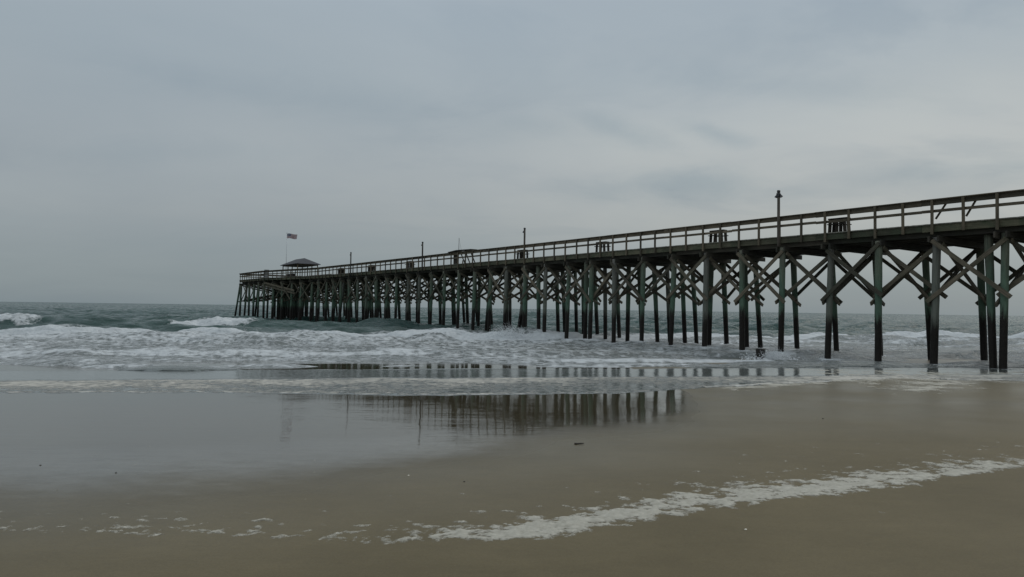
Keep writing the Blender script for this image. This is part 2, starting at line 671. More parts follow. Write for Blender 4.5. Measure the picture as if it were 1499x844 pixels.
bA = .38 * np.interp(X, [-60, -12, 2, 14, 24, 60], [1, 1, .85, .75, 1.1, 1.2]) * np.clip(.9 + .6 * fbm(XC / 2.6, Y / 9, 28, 3), .65, 1.4)
bore(qc, bA, .7, 4.5, 1.05 + 0 * X, 2.6, 1.2)
# the green wave standing up behind it
wq = 75.5 + 1.2 * perlin(XC / 17, Y * 0 + 4, 29)
wA = np.interp(X, [-90, -62, -50, -30, -20, -13, -2, 8, 30, 60], [.40, .58, .85, 1.15, .95, .75, .72, .35, .2, .35])
brk = np.maximum(sstep(-34.5, -32.5, X + .9 * perlin(Y / 2, X * 0, 77)) * sstep(-25.0, -27.0, X), sstep(-43.5, -46.5, X))
d = q - wq
wh = np.where(d < 0, np.exp(-(d / 2.1) ** 2), np.exp(-(d / 6.5) ** 1.4 if False else -np.maximum(d, 0) / 7))
bores += wA * wh * (1 + brk * (.28 * fbm(X / 1.1, Y / 1.5, 83, 3) + .12))
ff_ = np.where(d < 0, sstep(-2.9, -1.6, d + .7 * fbm(X / 1.4, Y / 1.4, 84, 3)), sstep(2.0, .3, d))
foam = np.maximum(foam, brk * np.where(X < -42, .82, 1.0) * ff_)
# a peeling smaller wave in front of the pier's middle
wq2 = 66.5 + 0 * X
d = q - wq2
bores += .42 * sstep(-20, -12, X) * sstep(6, -3, X) * np.where(d < 0, np.exp(-(d / 1.6) ** 2), np.exp(-np.maximum(d, 0) / 4))
foam = np.maximum(foam, .50 * sstep(-13, -10, X) * sstep(0, -4, X) * np.exp(-((d - .3) / .7) ** 2))
# foam left lying on the water between the shore and the bore
patch = fbm(XC / 6.5, Y / 7.5, 51, 4)
side = np.interp(X, [-40, 0, 14, 26, 60], [1.0, .97, .74, .66, .66])
lay = sstep(27.2, 28.6, q) * sstep(59, 55, q - (qc - 58.5) * .8)
depth = np.interp(q0, [28, 33, 40, 48, 57], [.56, .55, .54, .58, .68])
foam = np.maximum(foam, lay * np.clip(side * depth + .24 * patch, 0, 1))
# broken water around the feet of the piles
collar = np.zeros_like(X)
for i_ in range(0, 22):
    for l_ in (0.0, 4.6, 6.1):
        px_ = 21.8 - .593 * 2.69 * i_ + .8052 * l_
        py_ = 30.47 + .8052 * 2.69 * i_ + .593 * l_
        ix0, ix1 = np.searchsorted(xs, px_ - 1.6), np.searchsorted(xs, px_ + 1.6)
        iy0, iy1 = np.searchsorted(ys, py_ - 2.2), np.searchsorted(ys, py_ + 1.4)
        sx_, sy_ = X[iy0:iy1, ix0:ix1] - px_, Y[iy0:iy1, ix0:ix1] - py_
        rr_ = np.sqrt(sx_ ** 2 + (np.where(sy_ < 0, sy_ * .55, sy_)) ** 2)
        collar[iy0:iy1, ix0:ix1] += .6 * np.exp(-(rr_ / .55) ** 2)
# whitecaps far out
foam = np.maximum(foam, .62 * sstep(.50, .75, fbm(XC / 9, Y / 8, 61, 3)) * sstep(80, 110, q0) * sstep(600, 300, Y))

rough_foam = foam * (.13 * fbm(X / .8, Y / .8, 71, 4) + .09 * fbm(X / 2.1, Y / 2.1, 72, 2)) * sstep(30, 40, q0)
zo = .035 + openw + bores + rough_foam
zo = np.where(q < 26.6, -1.0, zo + .045 * sstep(31.5, 28, q) - sstep(27.6, 26.8, q) * .25)

# the thin sheet of wash running up the sand
zs = sand_z(X, Y)
e1 = edge1(XC)
de = Y - e1 + .22 * fbm(X / .7, Y / .7, 52, 4)
e2 = 23.2 + .5 * perlin(XC / 3.1, Y * 0 + 2, 53) + .25 * fbm(XC / .9, Y * 0 + 5, 54, 3)
band = sstep(0, .15, de) * sstep(.5, -.5, q0 - e2)
bfoam = band * (.50 + .30 * sstep(-3.5, -.6, q0 - e2) + .42 * fbm(X / 2.2, Y / 1.4, 55, 4)) * np.interp(X, [-30, -4, 1.5, 5, 8, 11, 14, 40], [.98, .95, .80, .70, .80, 1.0, .98, .95])
bfoam = np.maximum(bfoam, .9 * sstep(0.0, .05, de) * sstep(.55, .15, de) * np.interp(X, [-30, 0, 5, 7, 40], [.8, .7, .55, .9, .9]))
bfoam = np.maximum(bfoam, .52 * sstep(.18, .0, np.abs(q - 27.3 - .0 * perlin(XC / 4, Y * 0, 56))))
film = .014 * np.clip(de / .25, -1, 1) + .03 * band * np.clip(bfoam, 0, 1) * (.5 + .8 * np.clip(fbm(X / .45, Y / .45, 57, 3), 0, 1))
zf = zs + film - .5 * sstep(27.3, 29.0, q)
zw = np.maximum(zo, zf)
isfilm = (zf >= zo).astype(float)
foam = np.where(zf >= zo, bfoam, foam) + collar
turb = np.interp(q, [18, 27, 33, 46, 56, 62, 70], [.7, .8, .85, .8, .7, .25, 0])
cream = band * isfilm
sea_me = grid_mesh('sea', xs, ys, zw, {'foam': np.clip(foam, 0, 1.2), 'turb': turb, 'cream': cream, 'film': isfilm * sstep(29, 27, q0)})


def sea_material():
    m, n, l, p = new_mat('sea_water')
    ge = n.new('ShaderNodeNewGeometry')
    pos = ge.outputs['Position']
    at = {}
    for k in ('foam', 'turb', 'cream', 'film'):
        a = n.new('ShaderNodeAttribute')
        a.attribute_name = k
        at[k] = a.outputs['Fac']
    fsel = mixc(n, l, at['film'], noise(n, l, pos, 1.9, 9, .68, .4), noise(n, l, pos, 5.5, 7, .66, .5))
    fine = math_n(n, l, 'MULTIPLY', fsel, 1.0)
    lace = nd(n, 'ShaderNodeTexVoronoi', Scale=1.6)
    lace.feature = 'DISTANCE_TO_EDGE'
    warp = n.new('ShaderNodeVectorMath')
    warp.operation = 'ADD'
    nz = nd(n, 'ShaderNodeTexNoise', Scale=1.3, Detail=4.0)
    l.new(pos, nz.inputs['Vector'])
    l.new(pos, warp.inputs[0])
    l.new(nz.outputs['Color'], warp.inputs[1])
    l.new(warp.outputs[0], lace.inputs['Vector'])
    lc = math_n(n, l, 'MULTIPLY', math_n(n, l, 'SUBTRACT', .18, lace.outputs['Distance']), .7)
    f = math_n(n, l, 'ADD', at['foam'], math_n(n, l, 'MULTIPLY', math_n(n, l, 'SUBTRACT', fine, .5), 1.75))
    f = math_n(n, l, 'ADD', f, lc)
    mr = nd(n, 'ShaderNodeMapRange')
    mr.interpolation_type = 'SMOOTHSTEP'
    l.new(f, mr.inputs[0])
    mr.inputs[1].default_value = .34
    mr.inputs[2].default_value = .86
    ff = math_n(n, l, 'MULTIPLY', mr.outputs[0], .93)
    big = noise(n, l, mapping(n, l, pos, (1, 1, .2)), .045, 4, .55)
    deep = ramp(n, [(.35, (.023, .054, .049)), (.65, (.042, .083, .073))])
    l.new(big, deep.inputs[0])
    wc = mixc(n, l, at['turb'], deep.outputs[0], (.165, .175, .168))
    fc = mixc(n, l, at['cream'], (.63, .66, .67), (.58, .555, .49))
    fvar = ramp(n, [(.3, (.80, .81, .82)), (.6, (1, 1, 1))])
    l.new(noise(n, l, pos, 3.5, 6, .65), fvar.inputs[0])
    fc = mixc(n, l, 1.0, fc, fvar.outputs[0], 'MULTIPLY')
    c = mixc(n, l, ff, wc, fc)
    l.new(c, p.inputs['Base Color'])
    rr = nd(n, 'ShaderNodeMapRange')
    l.new(ff, rr.inputs[0])
    rr.inputs[3].default_value = .07
    rr.inputs[4].default_value = .85
    l.new(rr.outputs[0], p.inputs['Roughness'])
    p.inputs['IOR'].default_value = 1.333
    sl_ = nd(n, 'ShaderNodeMapRange')
    l.new(at['film'], sl_.inputs[0])
    sl_.inputs[3].default_value = .3
    sl_.inputs[4].default_value = .8
    l.new(sl_.outputs[0], p.inputs['Specular IOR Level'])
    # ripples: strong on open water, faint on the wash film
    r1 = noise(n, l, mapping(n, l, pos, (1, 1.5, 1)), 2.1, 6, .6)
    r2 = noise(n, l, mapping(n, l, pos, (.8, 1.2, 1)), .42, 4, .55)
    calm = math_n(n, l, 'SUBTRACT', 1.0, math_n(n, l, 'MULTIPLY', at['film'], .965))
    hh = math_n(n, l, 'ADD', math_n(n, l, 'MULTIPLY', r1, .22), math_n(n, l, 'MULTIPLY', r2, .55))
    hh = math_n(n, l, 'MULTIPLY', hh, calm)
    rs = noise(n, l, mapping(n, l, pos, (.8, 1.4, 1)), 4.5, 3, .5)
    hh = math_n(n, l, 'ADD', hh, math_n(n, l, 'MULTIPLY', rs, .009))
    hf = math_n(n, l, 'MULTIPLY', math_n(n, l, 'ADD', fine, math_n(n, l, 'MULTIPLY', noise(n, l, pos, 9, 4, .6), .3)), math_n(n, l, 'MULTIPLY', ff, .16))
    bn = bump(n, l, math_n(n, l, 'ADD', hh, hf), .9, .75)
    # unresolved wavelets tilt the surface whatever the distance
    wz = nd(n, 'ShaderNodeTexNoise', Scale=.9, Detail=3.0, Roughness=.6)
    l.new(mapping(n, l, pos, (.7, 1.2, 1)), wz.inputs['Vector'])
    sub = n.new('ShaderNodeVectorMath')
    sub.operation = 'SUBTRACT'
    l.new(wz.outputs['Color'], sub.inputs[0])
    sub.inputs[1].default_value = (.5, .61, .5)
    mul = n.new('ShaderNodeVectorMath')
    mul.operation = 'MULTIPLY'
    l.new(sub.outputs[0], mul.inputs[0])
    mul.inputs[1].default_value = (1.2, 1.9, 0)
    scl = n.new('ShaderNodeVectorMath')
    scl.operation = 'SCALE'
    l.new(mul.outputs[0], scl.inputs[0])
    opn = math_n(n, l, 'MULTIPLY', calm, math_n(n, l, 'SUBTRACT', 1.0, math_n(n, l, 'MULTIPLY', at['turb'], .75)))
    l.new(opn, scl.inputs['Scale'])
    ad = n.new('ShaderNodeVectorMath')
    ad.operation = 'ADD'
    l.new(bn, ad.inputs[0])
    l.new(scl.outputs[0], ad.inputs[1])
    nm = n.new('ShaderNodeVectorMath')
    nm.operation = 'NORMALIZE'
    l.new(ad.outputs[0], nm.inputs[0])
    l.new(nm.outputs[0], p.inputs['Normal'])
    return m


sea = link('sea', sea_me, sea_material(), Matrix.Identity(4))
sea['kind'] = 'structure'
sea['label'] = 'grey green sea with foaming surf and spent wash running up the beach'

# ---- sand
sx_core = np.arange(-24, 24.01, .1)
gx = 24 * 1.12 ** np.arange(1, 42)
sxs = np.concatenate([-gx[::-1], sx_core, gx])
sys_ = np.concatenate([-np.array(20 * 1.15 ** np.arange(22, -1, -1)), np.arange(-18, 2, .8), np.arange(2, 14, .05), np.arange(14, 34, .12),
                       np.arange(34, 80, 1.0), 80 * 1.12 ** np.arange(0, 12)])
SX, SY = np.meshgrid(sxs, sys_)
SZ = sand_z(SX, SY)
# where a film of water still lies on the sand
yb = np.interp(SX, [-60, -14, -4.8, -3.4, -2.2, -.46, 1.0, 2.6, 3.6, 4.4, 4.9, 5.2], [1.5, 4.6, 6.2, 6.7, 7.4, 9.3, 11.0, 12.2, 13.6, 16.2, 18.6, 40])
yb = yb + .35 * fbm(SX / 1.3, SY / 1.3, 91, 3)
wet = sstep(-1.5, np.interp(SX, [-4, 2], [4.6, 3.0]), SY - yb + .5 * fbm(SX / 4, SY / 1.2, 93, 3))
sheen = np.clip(sstep(-2.5, 5.0, SY - np.interp(SX, [-20, -4, 1, 5, 10, 30], [3.6, 5.2, 7.5, 11.5, 13, 16])), 0, 1) * (.75 + .5 * fbm(SX / 3, SY / 2, 92, 3))
sand_me = grid_mesh('beach_sand', sxs, sys_, SZ, {'wet': wet, 'sheen': np.clip(sheen, 0, 1)})


def sand_material():
    m, n, l, p = new_mat('wet_sand')
    ge = n.new('ShaderNodeNewGeometry')
    pos = ge.outputs['Position']
    at = {}
    for k in ('wet', 'sheen'):
        a = n.new('ShaderNodeAttribute')
        a.attribute_name = k
        at[k] = a.outputs['Fac']
    big = noise(n, l, pos, .45, 5, .6)
    mid = noise(n, l, mapping(n, l, pos, (.8, 1.6, 1)), 3.0, 6, .65)
    fine = noise(n, l, pos, 120, 3, .7)
    r = ramp(n, [(.3, (.108, .087, .046)), (.7, (.136, .110, .060))])
    l.new(big, r.inputs[0])
    r2 = ramp(n, [(.3, (.94, .94, .94)), (.7, (1.06, 1.06, 1.055))])
    l.new(mid, r2.inputs[0])
    r3 = ramp(n, [(.3, (.74, .74, .74)), (.7, (1.25, 1.25, 1.24))])
    l.new(math_n(n, l, 'ADD', math_n(n, l, 'MULTIPLY', fine, .5), math_n(n, l, 'MULTIPLY', noise(n, l, pos, 45, 4, .75), .5)), r3.inputs[0])
    c = mixc(n, l, 1.0, mixc(n, l, 1.0, r.outputs[0], r2.outputs[0], 'MULTIPLY'), r3.outputs[0], 'MULTIPLY')
    c = mixc(n, l, math_n(n, l, 'MULTIPLY', at['wet'], .75), c, (.030, .026, .018))
    l.new(c, p.inputs['Base Color'])
    # damp sand: broad sheen
    rr = nd(n, 'ShaderNodeMapRange')
    l.new(at['sheen'], rr.inputs[0])
    rr.inputs[3].default_value = .62
    rr.inputs[4].default_value = .30
    l.new(rr.outputs[0], p.inputs['Roughness'])
    p.inputs['IOR'].default_value = 1.33
    l.new(math_n(n, l, 'SUBTRACT', .36, math_n(n, l, 'MULTIPLY', at['wet'], .36)), p.inputs['Specular IOR Level'])
    l.new(bump(n, l, fine, .45, .005, bump(n, l, mid, .5, .02)), p.inputs['Normal'])
    # standing film of water: a clear coat with faint ripples
    fm = nd(n, 'ShaderNodeMapRange')
    fm.interpolation_type = 'SMOOTHSTEP'
    l.new(math_n(n, l, 'ADD', at['wet'], math_n(n, l, 'MULTIPLY', math_n(n, l, 'SUBTRACT', mid, .5), .5)), fm.inputs[0])
    fm.inputs[1].default_value = .05
    fm.inputs[2].default_value = .95
    l.new(math_n(n, l, 'MAXIMUM', fm.outputs[0], math_n(n, l, 'MULTIPLY', at['sheen'], .55)), p.inputs['Coat Weight'])
    cr = nd(n, 'ShaderNodeMapRange')
    l.new(at['wet'], cr.inputs[0])
    cr.inputs[1].default_value = .1
    cr.inputs[2].default_value = .8
    cr.inputs[3].default_value = .34
    cr.inputs[4].default_value = .035
    l.new(cr.outputs[0], p.inputs['Coat Roughness'])
    p.inputs['Coat IOR'].default_value = 1.55
    rip = noise(n, l, mapping(n, l, pos, (.5, 2.6, 1)), 2.0, 4, .55)
    rip2 = noise(n, l, mapping(n, l, pos, (.35, 3.2, 1)), 4.5, 3, .5)
    l.new(bump(n, l, rip2, .13, .006, bump(n, l, rip, .17, .013)), p.inputs['Coat Normal'])
    return m


sand = link('beach_sand', sand_me, sand_material(), Matrix.Identity(4))
sand['kind'] = 'structure'
sand['label'] = 'brown wet sand of the beach with a mirror-like film of water'

# ---- foam stranded on the sand (one uncountable mass, a real thin layer)
fx = np.arange(-7.5, 13.5, .016)
fy = np.arange(4.6, 12.6, .016)
FX, FY = np.meshgrid(fx, fy)
lw = np.interp(FX, [-8, -3, -1.3, -.66, .1, .9, 1.8, 3.2, 5.85, 7.5, 9.5, 14], [6.3, 6.25, 6.05, 6.08, 6.27, 6.68, 7.25, 7.85, 9.0, 9.8, 10.6, 12.2])
hw = np.interp(FX, [-8, -.78, -.6, .2, 1.8, 4.2, 5.4, 6.5, 14], [.0, .0, .13, .31, .43, .39, .23, .06, .02])
dd = FY - lw
n_a = fbm(FX / .36, FY / .26, 101, 5, .65)
n_b = fbm(FX / .16, FY / .12, 111, 4, .6)
n_c = fbm(FX / 1.5, FY / 1.1, 121, 3)
lf = sstep(-.2, -1.6, FX)
core = np.exp(-(np.abs(dd) / np.maximum(hw, .02)) ** 3) * np.minimum(1, hw / .08)
tail = np.exp(-np.maximum(dd, 0) / np.interp(FX, [-8, 0, 3, 7, 14], [.55, .75, .95, .9, .6])) * sstep(-.35, -.05, dd)
tails = np.interp(FX, [-8, -4, -1.5, 0, 3, 6, 8, 14], [.30, .42, .47, .84, 1.02, .92, .64, .42])
dens = np.maximum(core * .90, tail * tails) + (.85 - .35 * lf) * n_a + (.55 + .35 * lf) * n_b + .25 * n_c
FH = .030 * np.clip(dens - .62, -.4, .9)
FH = np.where(FH > 0, FH * (1 + .5 * n_b) + .002, FH)
FZ = sand_z(FX, FY) + np.clip(FH, -.01, .03)
keep = FH > -.004
FT = np.clip((dens - .62) * 2.2, 0, 1) * (.5 + .5 * np.clip(core * 1.3, 0, 1))


def masked_grid(name, xs_, ys_, Z, keep_, thick):
    ny, nx = Z.shape
    kq = keep_[:-1, :-1] | keep_[1:, :-1] | keep_[:-1, 1:] | keep_[1:, 1:]
    idx = np.arange(nx * ny).reshape(ny, nx)
    qd = np.stack([idx[:-1, :-1], idx[:-1, 1:], idx[1:, 1:], idx[1:, :-1]], -1)[kq]
    used, inv = np.unique(qd.ravel(), return_inverse=True)
    Xg, Yg = np.meshgrid(xs_, ys_)
    co = np.stack([Xg, Yg, Z], -1).reshape(-1, 3)[used].astype(np.float32)
    me = bpy.data.meshes.new(name)
    me.vertices.add(len(co))
    me.vertices.foreach_set('co', co.ravel())
    me.loops.add(len(inv))
    me.loops.foreach_set('vertex_index', inv.astype(np.int32))
    nf = len(inv) // 4
    me.polygons.add(nf)
    me.polygons.foreach_set('loop_start', np.arange(0, len(inv), 4, dtype=np.int32))
    me.polygons.foreach_set('loop_total', np.full(nf, 4, dtype=np.int32))
    me.polygons.foreach_set('use_smooth', np.ones(nf, dtype=bool))
    me.update(calc_edges=True)
    a = me.attributes.new('thick', 'FLOAT', 'POINT')
    a.data.foreach_set('value', thick.reshape(-1)[used].astype(np.float32))
    return me


def foam_material():
    m, n, l, p = new_mat('stranded_foam')
    ge = n.new('ShaderNodeNewGeometry')
    f = noise(n, l, ge.outputs['Position'], 14, 6, .7)
    r = ramp(n, [(.3, (.31, .295, .24)), (.65, (.49, .47, .40))])
    l.new(f, r.inputs[0])
    l.new(r.outputs[0], p.inputs['Base Color'])
    # thin foam is see-through between its bubbles
    a = n.new('ShaderNodeAttribute')
    a.attribute_name = 'thick'
    fa = noise(n, l, ge.outputs['Position'], 26, 5, .7)
    al = nd(n, 'ShaderNodeMapRange')
    al.interpolation_type = 'SMOOTHSTEP'
    l.new(math_n(n, l, 'ADD', a.outputs['Fac'], math_n(n, l, 'MULTIPLY', math_n(n, l, 'SUBTRACT', fa, .5), 1.5)), al.inputs[0])
    al.inputs[1].default_value = -.30
    al.inputs[2].default_value = .50
    al.inputs[4].default_value = .92
    l.new(al.outputs[0], p.inputs['Alpha'])
    p.inputs['Roughness'].default_value = .7
    l.new(bump(n, l, noise(n, l, ge.outputs['Position'], 70, 4, .7), .6, .01), p.inputs['Normal'])
    return m


sf = link('beach_foam', masked_grid('beach_foam', fx, fy, FZ, keep, FT), foam_material(), Matrix.Identity(4))
sf['kind'] = 'stuff'
tag(sf, 'dirty white sea foam stranded in a long ragged line on the brown sand', 'foam')
# thin cream patches left by the last wash under the right half of the pier
hx, hy_ = np.arange(4.5, 27, .03), np.arange(16.5, 29, .03)
HX, HY = np.meshgrid(hx, hy_)
l1 = np.interp(HX, [4, 6.1, 10.3, 12.9, 27], [19.4, 20.1, 22.8, 25.2, 31])
l2 = np.interp(HX, [4, 9.5, 11.4, 15.7, 20, 27], [14, 18.2, 19.7, 24.0, 26.0, 28])
h1, h2 = fbm(HX / 1.1, HY / .8, 131, 5, .6), fbm(HX / .3, HY / .22, 141, 4, .6)
wide = np.maximum(sstep(-3.2, .3, HY - np.maximum(l2, 0)) * sstep(9, 13, HX) * .62, .8 * np.exp(-((HY - l1) / .8) ** 2) * sstep(5, 7, HX))
wide = np.maximum(wide, .72 * np.exp(-((HY - l2) / .9) ** 2) * sstep(10, 12, HX))
hd = wide + .75 * h1 + .45 * h2
HT = np.clip((hd - .60) * 2.0, 0, 1)
HH = np.where(hd > .6, .004 + .03 * np.clip(hd - .6, 0, .6), -.02)
kp = hd > .57
sf2 = link('beach_foam', masked_grid('beach_foam', hx, hy_, sand_z(HX, HY) + .006 + HH, kp, HT), sf.data.materials[0], Matrix.Identity(4))
sf2['kind'] = 'stuff'
tag(sf2, 'thin cream foam in faint patches on the sand in front of the right-hand piles', 'foam')

# ------------------------------------------------------------------ the pier
P0 = Vector((21.8, 30.47, 0))
PV = Vector((-.5930, .8052, 0))          # along the pier, out to sea
NV = Vector((.8052, .5930, 0))           # across the pier, away from the camera


def P(s, l, z):
    return P0 + PV * s + NV * l + Vector((0, 0, z))


UPZ = (0, 0, 1)
BS = 2.69
pier = empty('pier', P0, 'long weathered timber fishing pier on dark piles running far out through the surf', 'pier')
prng = random.Random(11)

n_bents = 38                              # bents from s = -4*BS to 33*BS, then the platform's
batter = {0: .39, 1: .28, 2: .12, 3: .42, 4: .11, 5: .08, 6: .19, 7: .30, 8: .18, 9: .08, 10: .21, 11: .29, 12: .12, 13: .09,
          14: .02, 15: .17, 16: .17, 17: .07, 18: .03}
Z_PT, Z_CAPB, Z_CAPT, Z_STR = 6.22, 5.98, 6.26, 6.50
DECK_Z, RAIL_Z = 6.86, 8.03
L_NEAR, L_FAR = .12, 5.95                 # deck edges on the plain pier


def edges(s):
    """near and far edge of the deck at s: the pier widens into its end platform"""
    t = min(max((s - 84.7) / (100.1 - 84.7), 0), 1)
    return L_NEAR - 3.0 * t, L_FAR + 3.0 * t


piles, braces, sways, caps = [], [], [], []


def pile(s, lb, lt, zt=Z_PT, sb=None):
    o = post('pile', P(s + prng.gauss(0, .11) if sb is None else sb, lb, -1.6), P(s, lt, zt), .155 * prng.uniform(.9, 1.1), .178 * prng.uniform(.92, 1.08),
             M['pile'], pier, 14, 14, .035, prng)
    piles.append((s, o))
    return o


def lean_at(lb, lt, z):
    return lb + (lt - lb) * (z + 1.6) / (Z_PT + 1.6)


bents = []
for i in range(-4, 43):
    s = i * BS + prng.uniform(-.05, .05)
    if s > 113.5:
        break
    en, ef = edges(s)
    bt = batter.get(i, prng.choice([.05, .1, .15, .25, .32]))
    nb, nt = en - .12, en - .12 + bt * 1.27
    fb, ft = ef + .22, ef + .22 - prng.choice([.3, .45, .55, .6]) * 1.2
    rows = [(nb, nt), (fb, ft)]
    if en < -1.2:                          # platform bents carry extra rows
        rows[1:1] = [(1.0 + prng.uniform(-.1, .1), 1.05), (3.1 + prng.uniform(-.1, .1), 3.1), (5.2 + prng.uniform(-.1, .1), 5.2)]
    elif i >= 6 and prng.random() < .8:
        rows[1:1] = [(4.5 + prng.uniform(-.4, .4), 4.3)]
    if i >= 9 and en > -1.2 and prng.random() < .45:
        pile(s + prng.uniform(.7, 1.9), nb + prng.uniform(.3, 1.0), nb + prng.uniform(.5, 1.2), 6.2, s + prng.uniform(.5, 2.1))
    if i == 0:
        pile(s + .75, .3, .75, 6.22, s + .40)
    for lb, lt in rows:
        pile(s, lb, lt)
    bents.append((s, rows[0], rows[-1], en, ef))
    # double cap beam on either side of the piles
    for sg in (-1, 1):
        zc_ = (Z_CAPB + Z_CAPT) / 2
        caps.append(board('cap_beam', P(s + sg * .215, en - .18 - prng.uniform(0, .12), zc_), P(s + sg * .215, ef + .18 + prng.uniform(0, .2), zc_), .09, .28, M['beam'], pier))
    # sway braces across the bent
    z_lo = 3.15 + prng.uniform(-.1, .1)
    for sg, (a, b) in ((-1, (rows[0], rows[-1])), (1, (rows[-1], rows[0]))):
        ext = -.28 if a[0] < b[0] else .28
        pa = P(s + sg * .235, lean_at(*a, 5.9), 5.9)
        pb = P(s + sg * .235, lean_at(*b, z_lo) - ext, z_lo - .12)
        sways.append((s, board('sway_brace', pa, pb, .085, .20, M['brace'], pier, UPZ)))
# longitudinal X braces: front of the piles in one bay, behind them in the next
for k in range(len(bents) - 1):
    s0, n0, f0, *_ = bents[k]
    s1, n1_, f1, *_ = bents[k + 1]
    if (k % 11) == 9 and k > 12:
        continue
    front = (k % 2 == 0)
    for row, (a, b) in enumerate(((n0, n1_), (f0, f1))):
        sg = -1 if (front ^ (row == 1)) else 1
        for q_, (sa, pa_, sb, pb_) in enumerate(((s0, a, s1, b), (s1, b, s0, a))):
            off = sg * (.215 + .09 * q_)
            dirn = 1 if sb > sa else -1
            if k > 9 and prng.random() < .07:
                continue
            zt_, zb_ = 6.05 + prng.uniform(-.14, .05), 3.25 + prng.uniform(-.2, .2)
            pA = P(sa - dirn * .12, lean_at(*pa_, zt_) + off, zt_)
            pB = P(sb + dirn * .34, lean_at(*pb_, zb_) + off, zb_)
            braces.append((sa, board('cross_brace', pA, pB, .085, .195, M['brace'], pier, UPZ)))

# platform end: battered corner piles and the long diagonal timber under the flare
for l_ in (-2.9, .2, 3.4, 8.8):
    pile(113.3, l_ - (.45 if l_ < 0 else 0), l_, Z_PT, 115.6)
for dl, dz_ in ((0, 0), (.12, -.42)):
    board('diagonal_timber', P(99.2, -2.95 + dl, 6.05 + dz_), P(90.2, -1.2 + dl, 4.75 + dz_), .10, .28, M['brace'], pier)
for s_ in (101.5, 106.8, 110.2):
    for l_ in (1.9, 4.2, 6.6):
        pile(s_ + prng.uniform(-.4, .4), l_, l_)


def cap_parts(name, items, mat, n=100):
    items.sort(key=lambda t: t[0])
    rest = [o for _, o in items[n:]]
    if rest:
        merge(name, rest, mat, pier)


# stringers, deck planks, edge boards
S_A, S_B, S_C, S_E = -13.0, 84.7, 100.1, 113.9


def strip(name, pts, width, height, mat, seg=5.38, jit=.008, bev=.006):
    """boards end to end along a polyline of (s, l, z)"""
    for (a, b) in zip(pts[:-1], pts[1:]):
        n_ = max(1, round(abs(b[0] - a[0]) / seg)) if abs(b[0] - a[0]) > .1 else 1
        for j in range(n_):
            t0, t1 = j / n_, (j + 1) / n_
            A = [a[i] + (b[i] - a[i]) * t0 for i in range(3)]
            B = [a[i] + (b[i] - a[i]) * t1 for i in range(3)]
            g = prng.uniform(-jit, jit)
            e = (Vector(B) - Vector(A)).normalized() * .004
            board(name, P(A[0] + e.x, A[1] + e.y, A[2] + g), P(B[0] - e.x, B[1] - e.y, B[2] + g + prng.uniform(-jit, jit)), width, height, mat, pier, UPZ, bev)


for l_ in (.42, 1.3, 2.2, 3.1, 4.0, 4.9, 5.7):
    strip('stringer', [(S_A, l_, 6.395), (S_E - .1, l_, 6.395)], .12, .31, M['beam'], 10.7)
for l_ in (-2.4, -1.3, 7.0, 8.2):
    strip('stringer', [(S_C + .3, l_, 6.40), (S_E - .1, l_, 6.40)], .10, .27, M['beam'], 8)
for sgn in (0, 1):
    strip('fascia_board', [(S_A, edges(0)[sgn], 6.66), (S_B, edges(0)[sgn], 6.66), (S_C, edges(120)[sgn], 6.66), (S_E, edges(120)[sgn], 6.66)],
          .07, .36, M['fascia'], 5.38, .006)
board('fascia_board', P(S_E, edges(120)[0], 6.66), P(S_E, edges(120)[1], 6.66), .07, .36, M['fascia'], pier)

vs, fs = [], []
s_ = S_A
while s_ < S_E - .05:
    w_ = .14
    zt = DECK_Z + prng.uniform(-.004, .004)
    (a0, b0), (a1, b1) = edges(s_), edges(s_ + w_)
    j0, j1 = prng.uniform(-.012, .012) - .10, prng.uniform(-.012, .012) + .08
    pts = [P(s_, a0 + j0, zt - .05), P(s_ + w_, a1 + j0, zt - .05), P(s_ + w_, b1 + j1, zt - .05), P(s_, b0 + j1, zt - .05),
           P(s_, a0 + j0, zt), P(s_ + w_, a1 + j0, zt), P(s_ + w_, b1 + j1, zt), P(s_, b0 + j1, zt)]
    o_ = len(vs)
    vs += [p_ - P0 for p_ in pts]
    fs += [tuple(o_ + i for i in f) for f in ((0, 1, 2, 3), (7, 6, 5, 4), (0, 4, 5, 1), (1, 5, 6, 2), (2, 6, 7, 3), (3, 7, 4, 0))]
    s_ += w_ + .008
link('deck', me_from('deck', vs, fs), M['deckw'], Matrix.Translation(P0), pier)


# railings
def rail_line(pts, sgn, posts_from=None):
    """pts: polyline (s, l) of the railing; sgn -1: posts on the camera side of the boards"""
    o1 = sgn * .02
    P3 = lambda z, dl: [(a, b + dl, z) for a, b in pts]
    strip('rail_cap', P3(RAIL_Z - .02, -o1 * 0), .26, .045, M['rail'], 5.38, .010)
    strip('top_rail', P3(RAIL_Z - .165, 0), .045, .235, M['rail'], 5.38, .008)
    strip('mid_rail', P3(7.47, 0), .045, .14, M['rail'], 5.38, .012)


near_pts = [(S_A, L_NEAR - .03), (S_B, L_NEAR - .03), (S_C, L_NEAR - 3.03), (S_E, L_NEAR - 3.03)]
rail_line(near_pts, -1)
far_pts = [(S_C + 1, L_FAR + 2.9), (S_E, L_FAR + 2.9)]
rail_line(far_pts, 1)
for nm, z_, w_, h_ in (('rail_cap', RAIL_Z - .02, .26, .045), ('top_rail', RAIL_Z - .165, .045, .235), ('mid_rail', 7.47, .045, .14)):
    board(nm, P(S_E + .02, L_NEAR - 3.0, z_), P(S_E + .02, L_FAR + 2.9, z_), w_, h_, M['rail'], pier)
strip('kerb_board', [(S_A, L_FAR - .12, 6.95), (S_B, L_FAR - .12, 6.95)], .09, .14, M['rail'], 10)

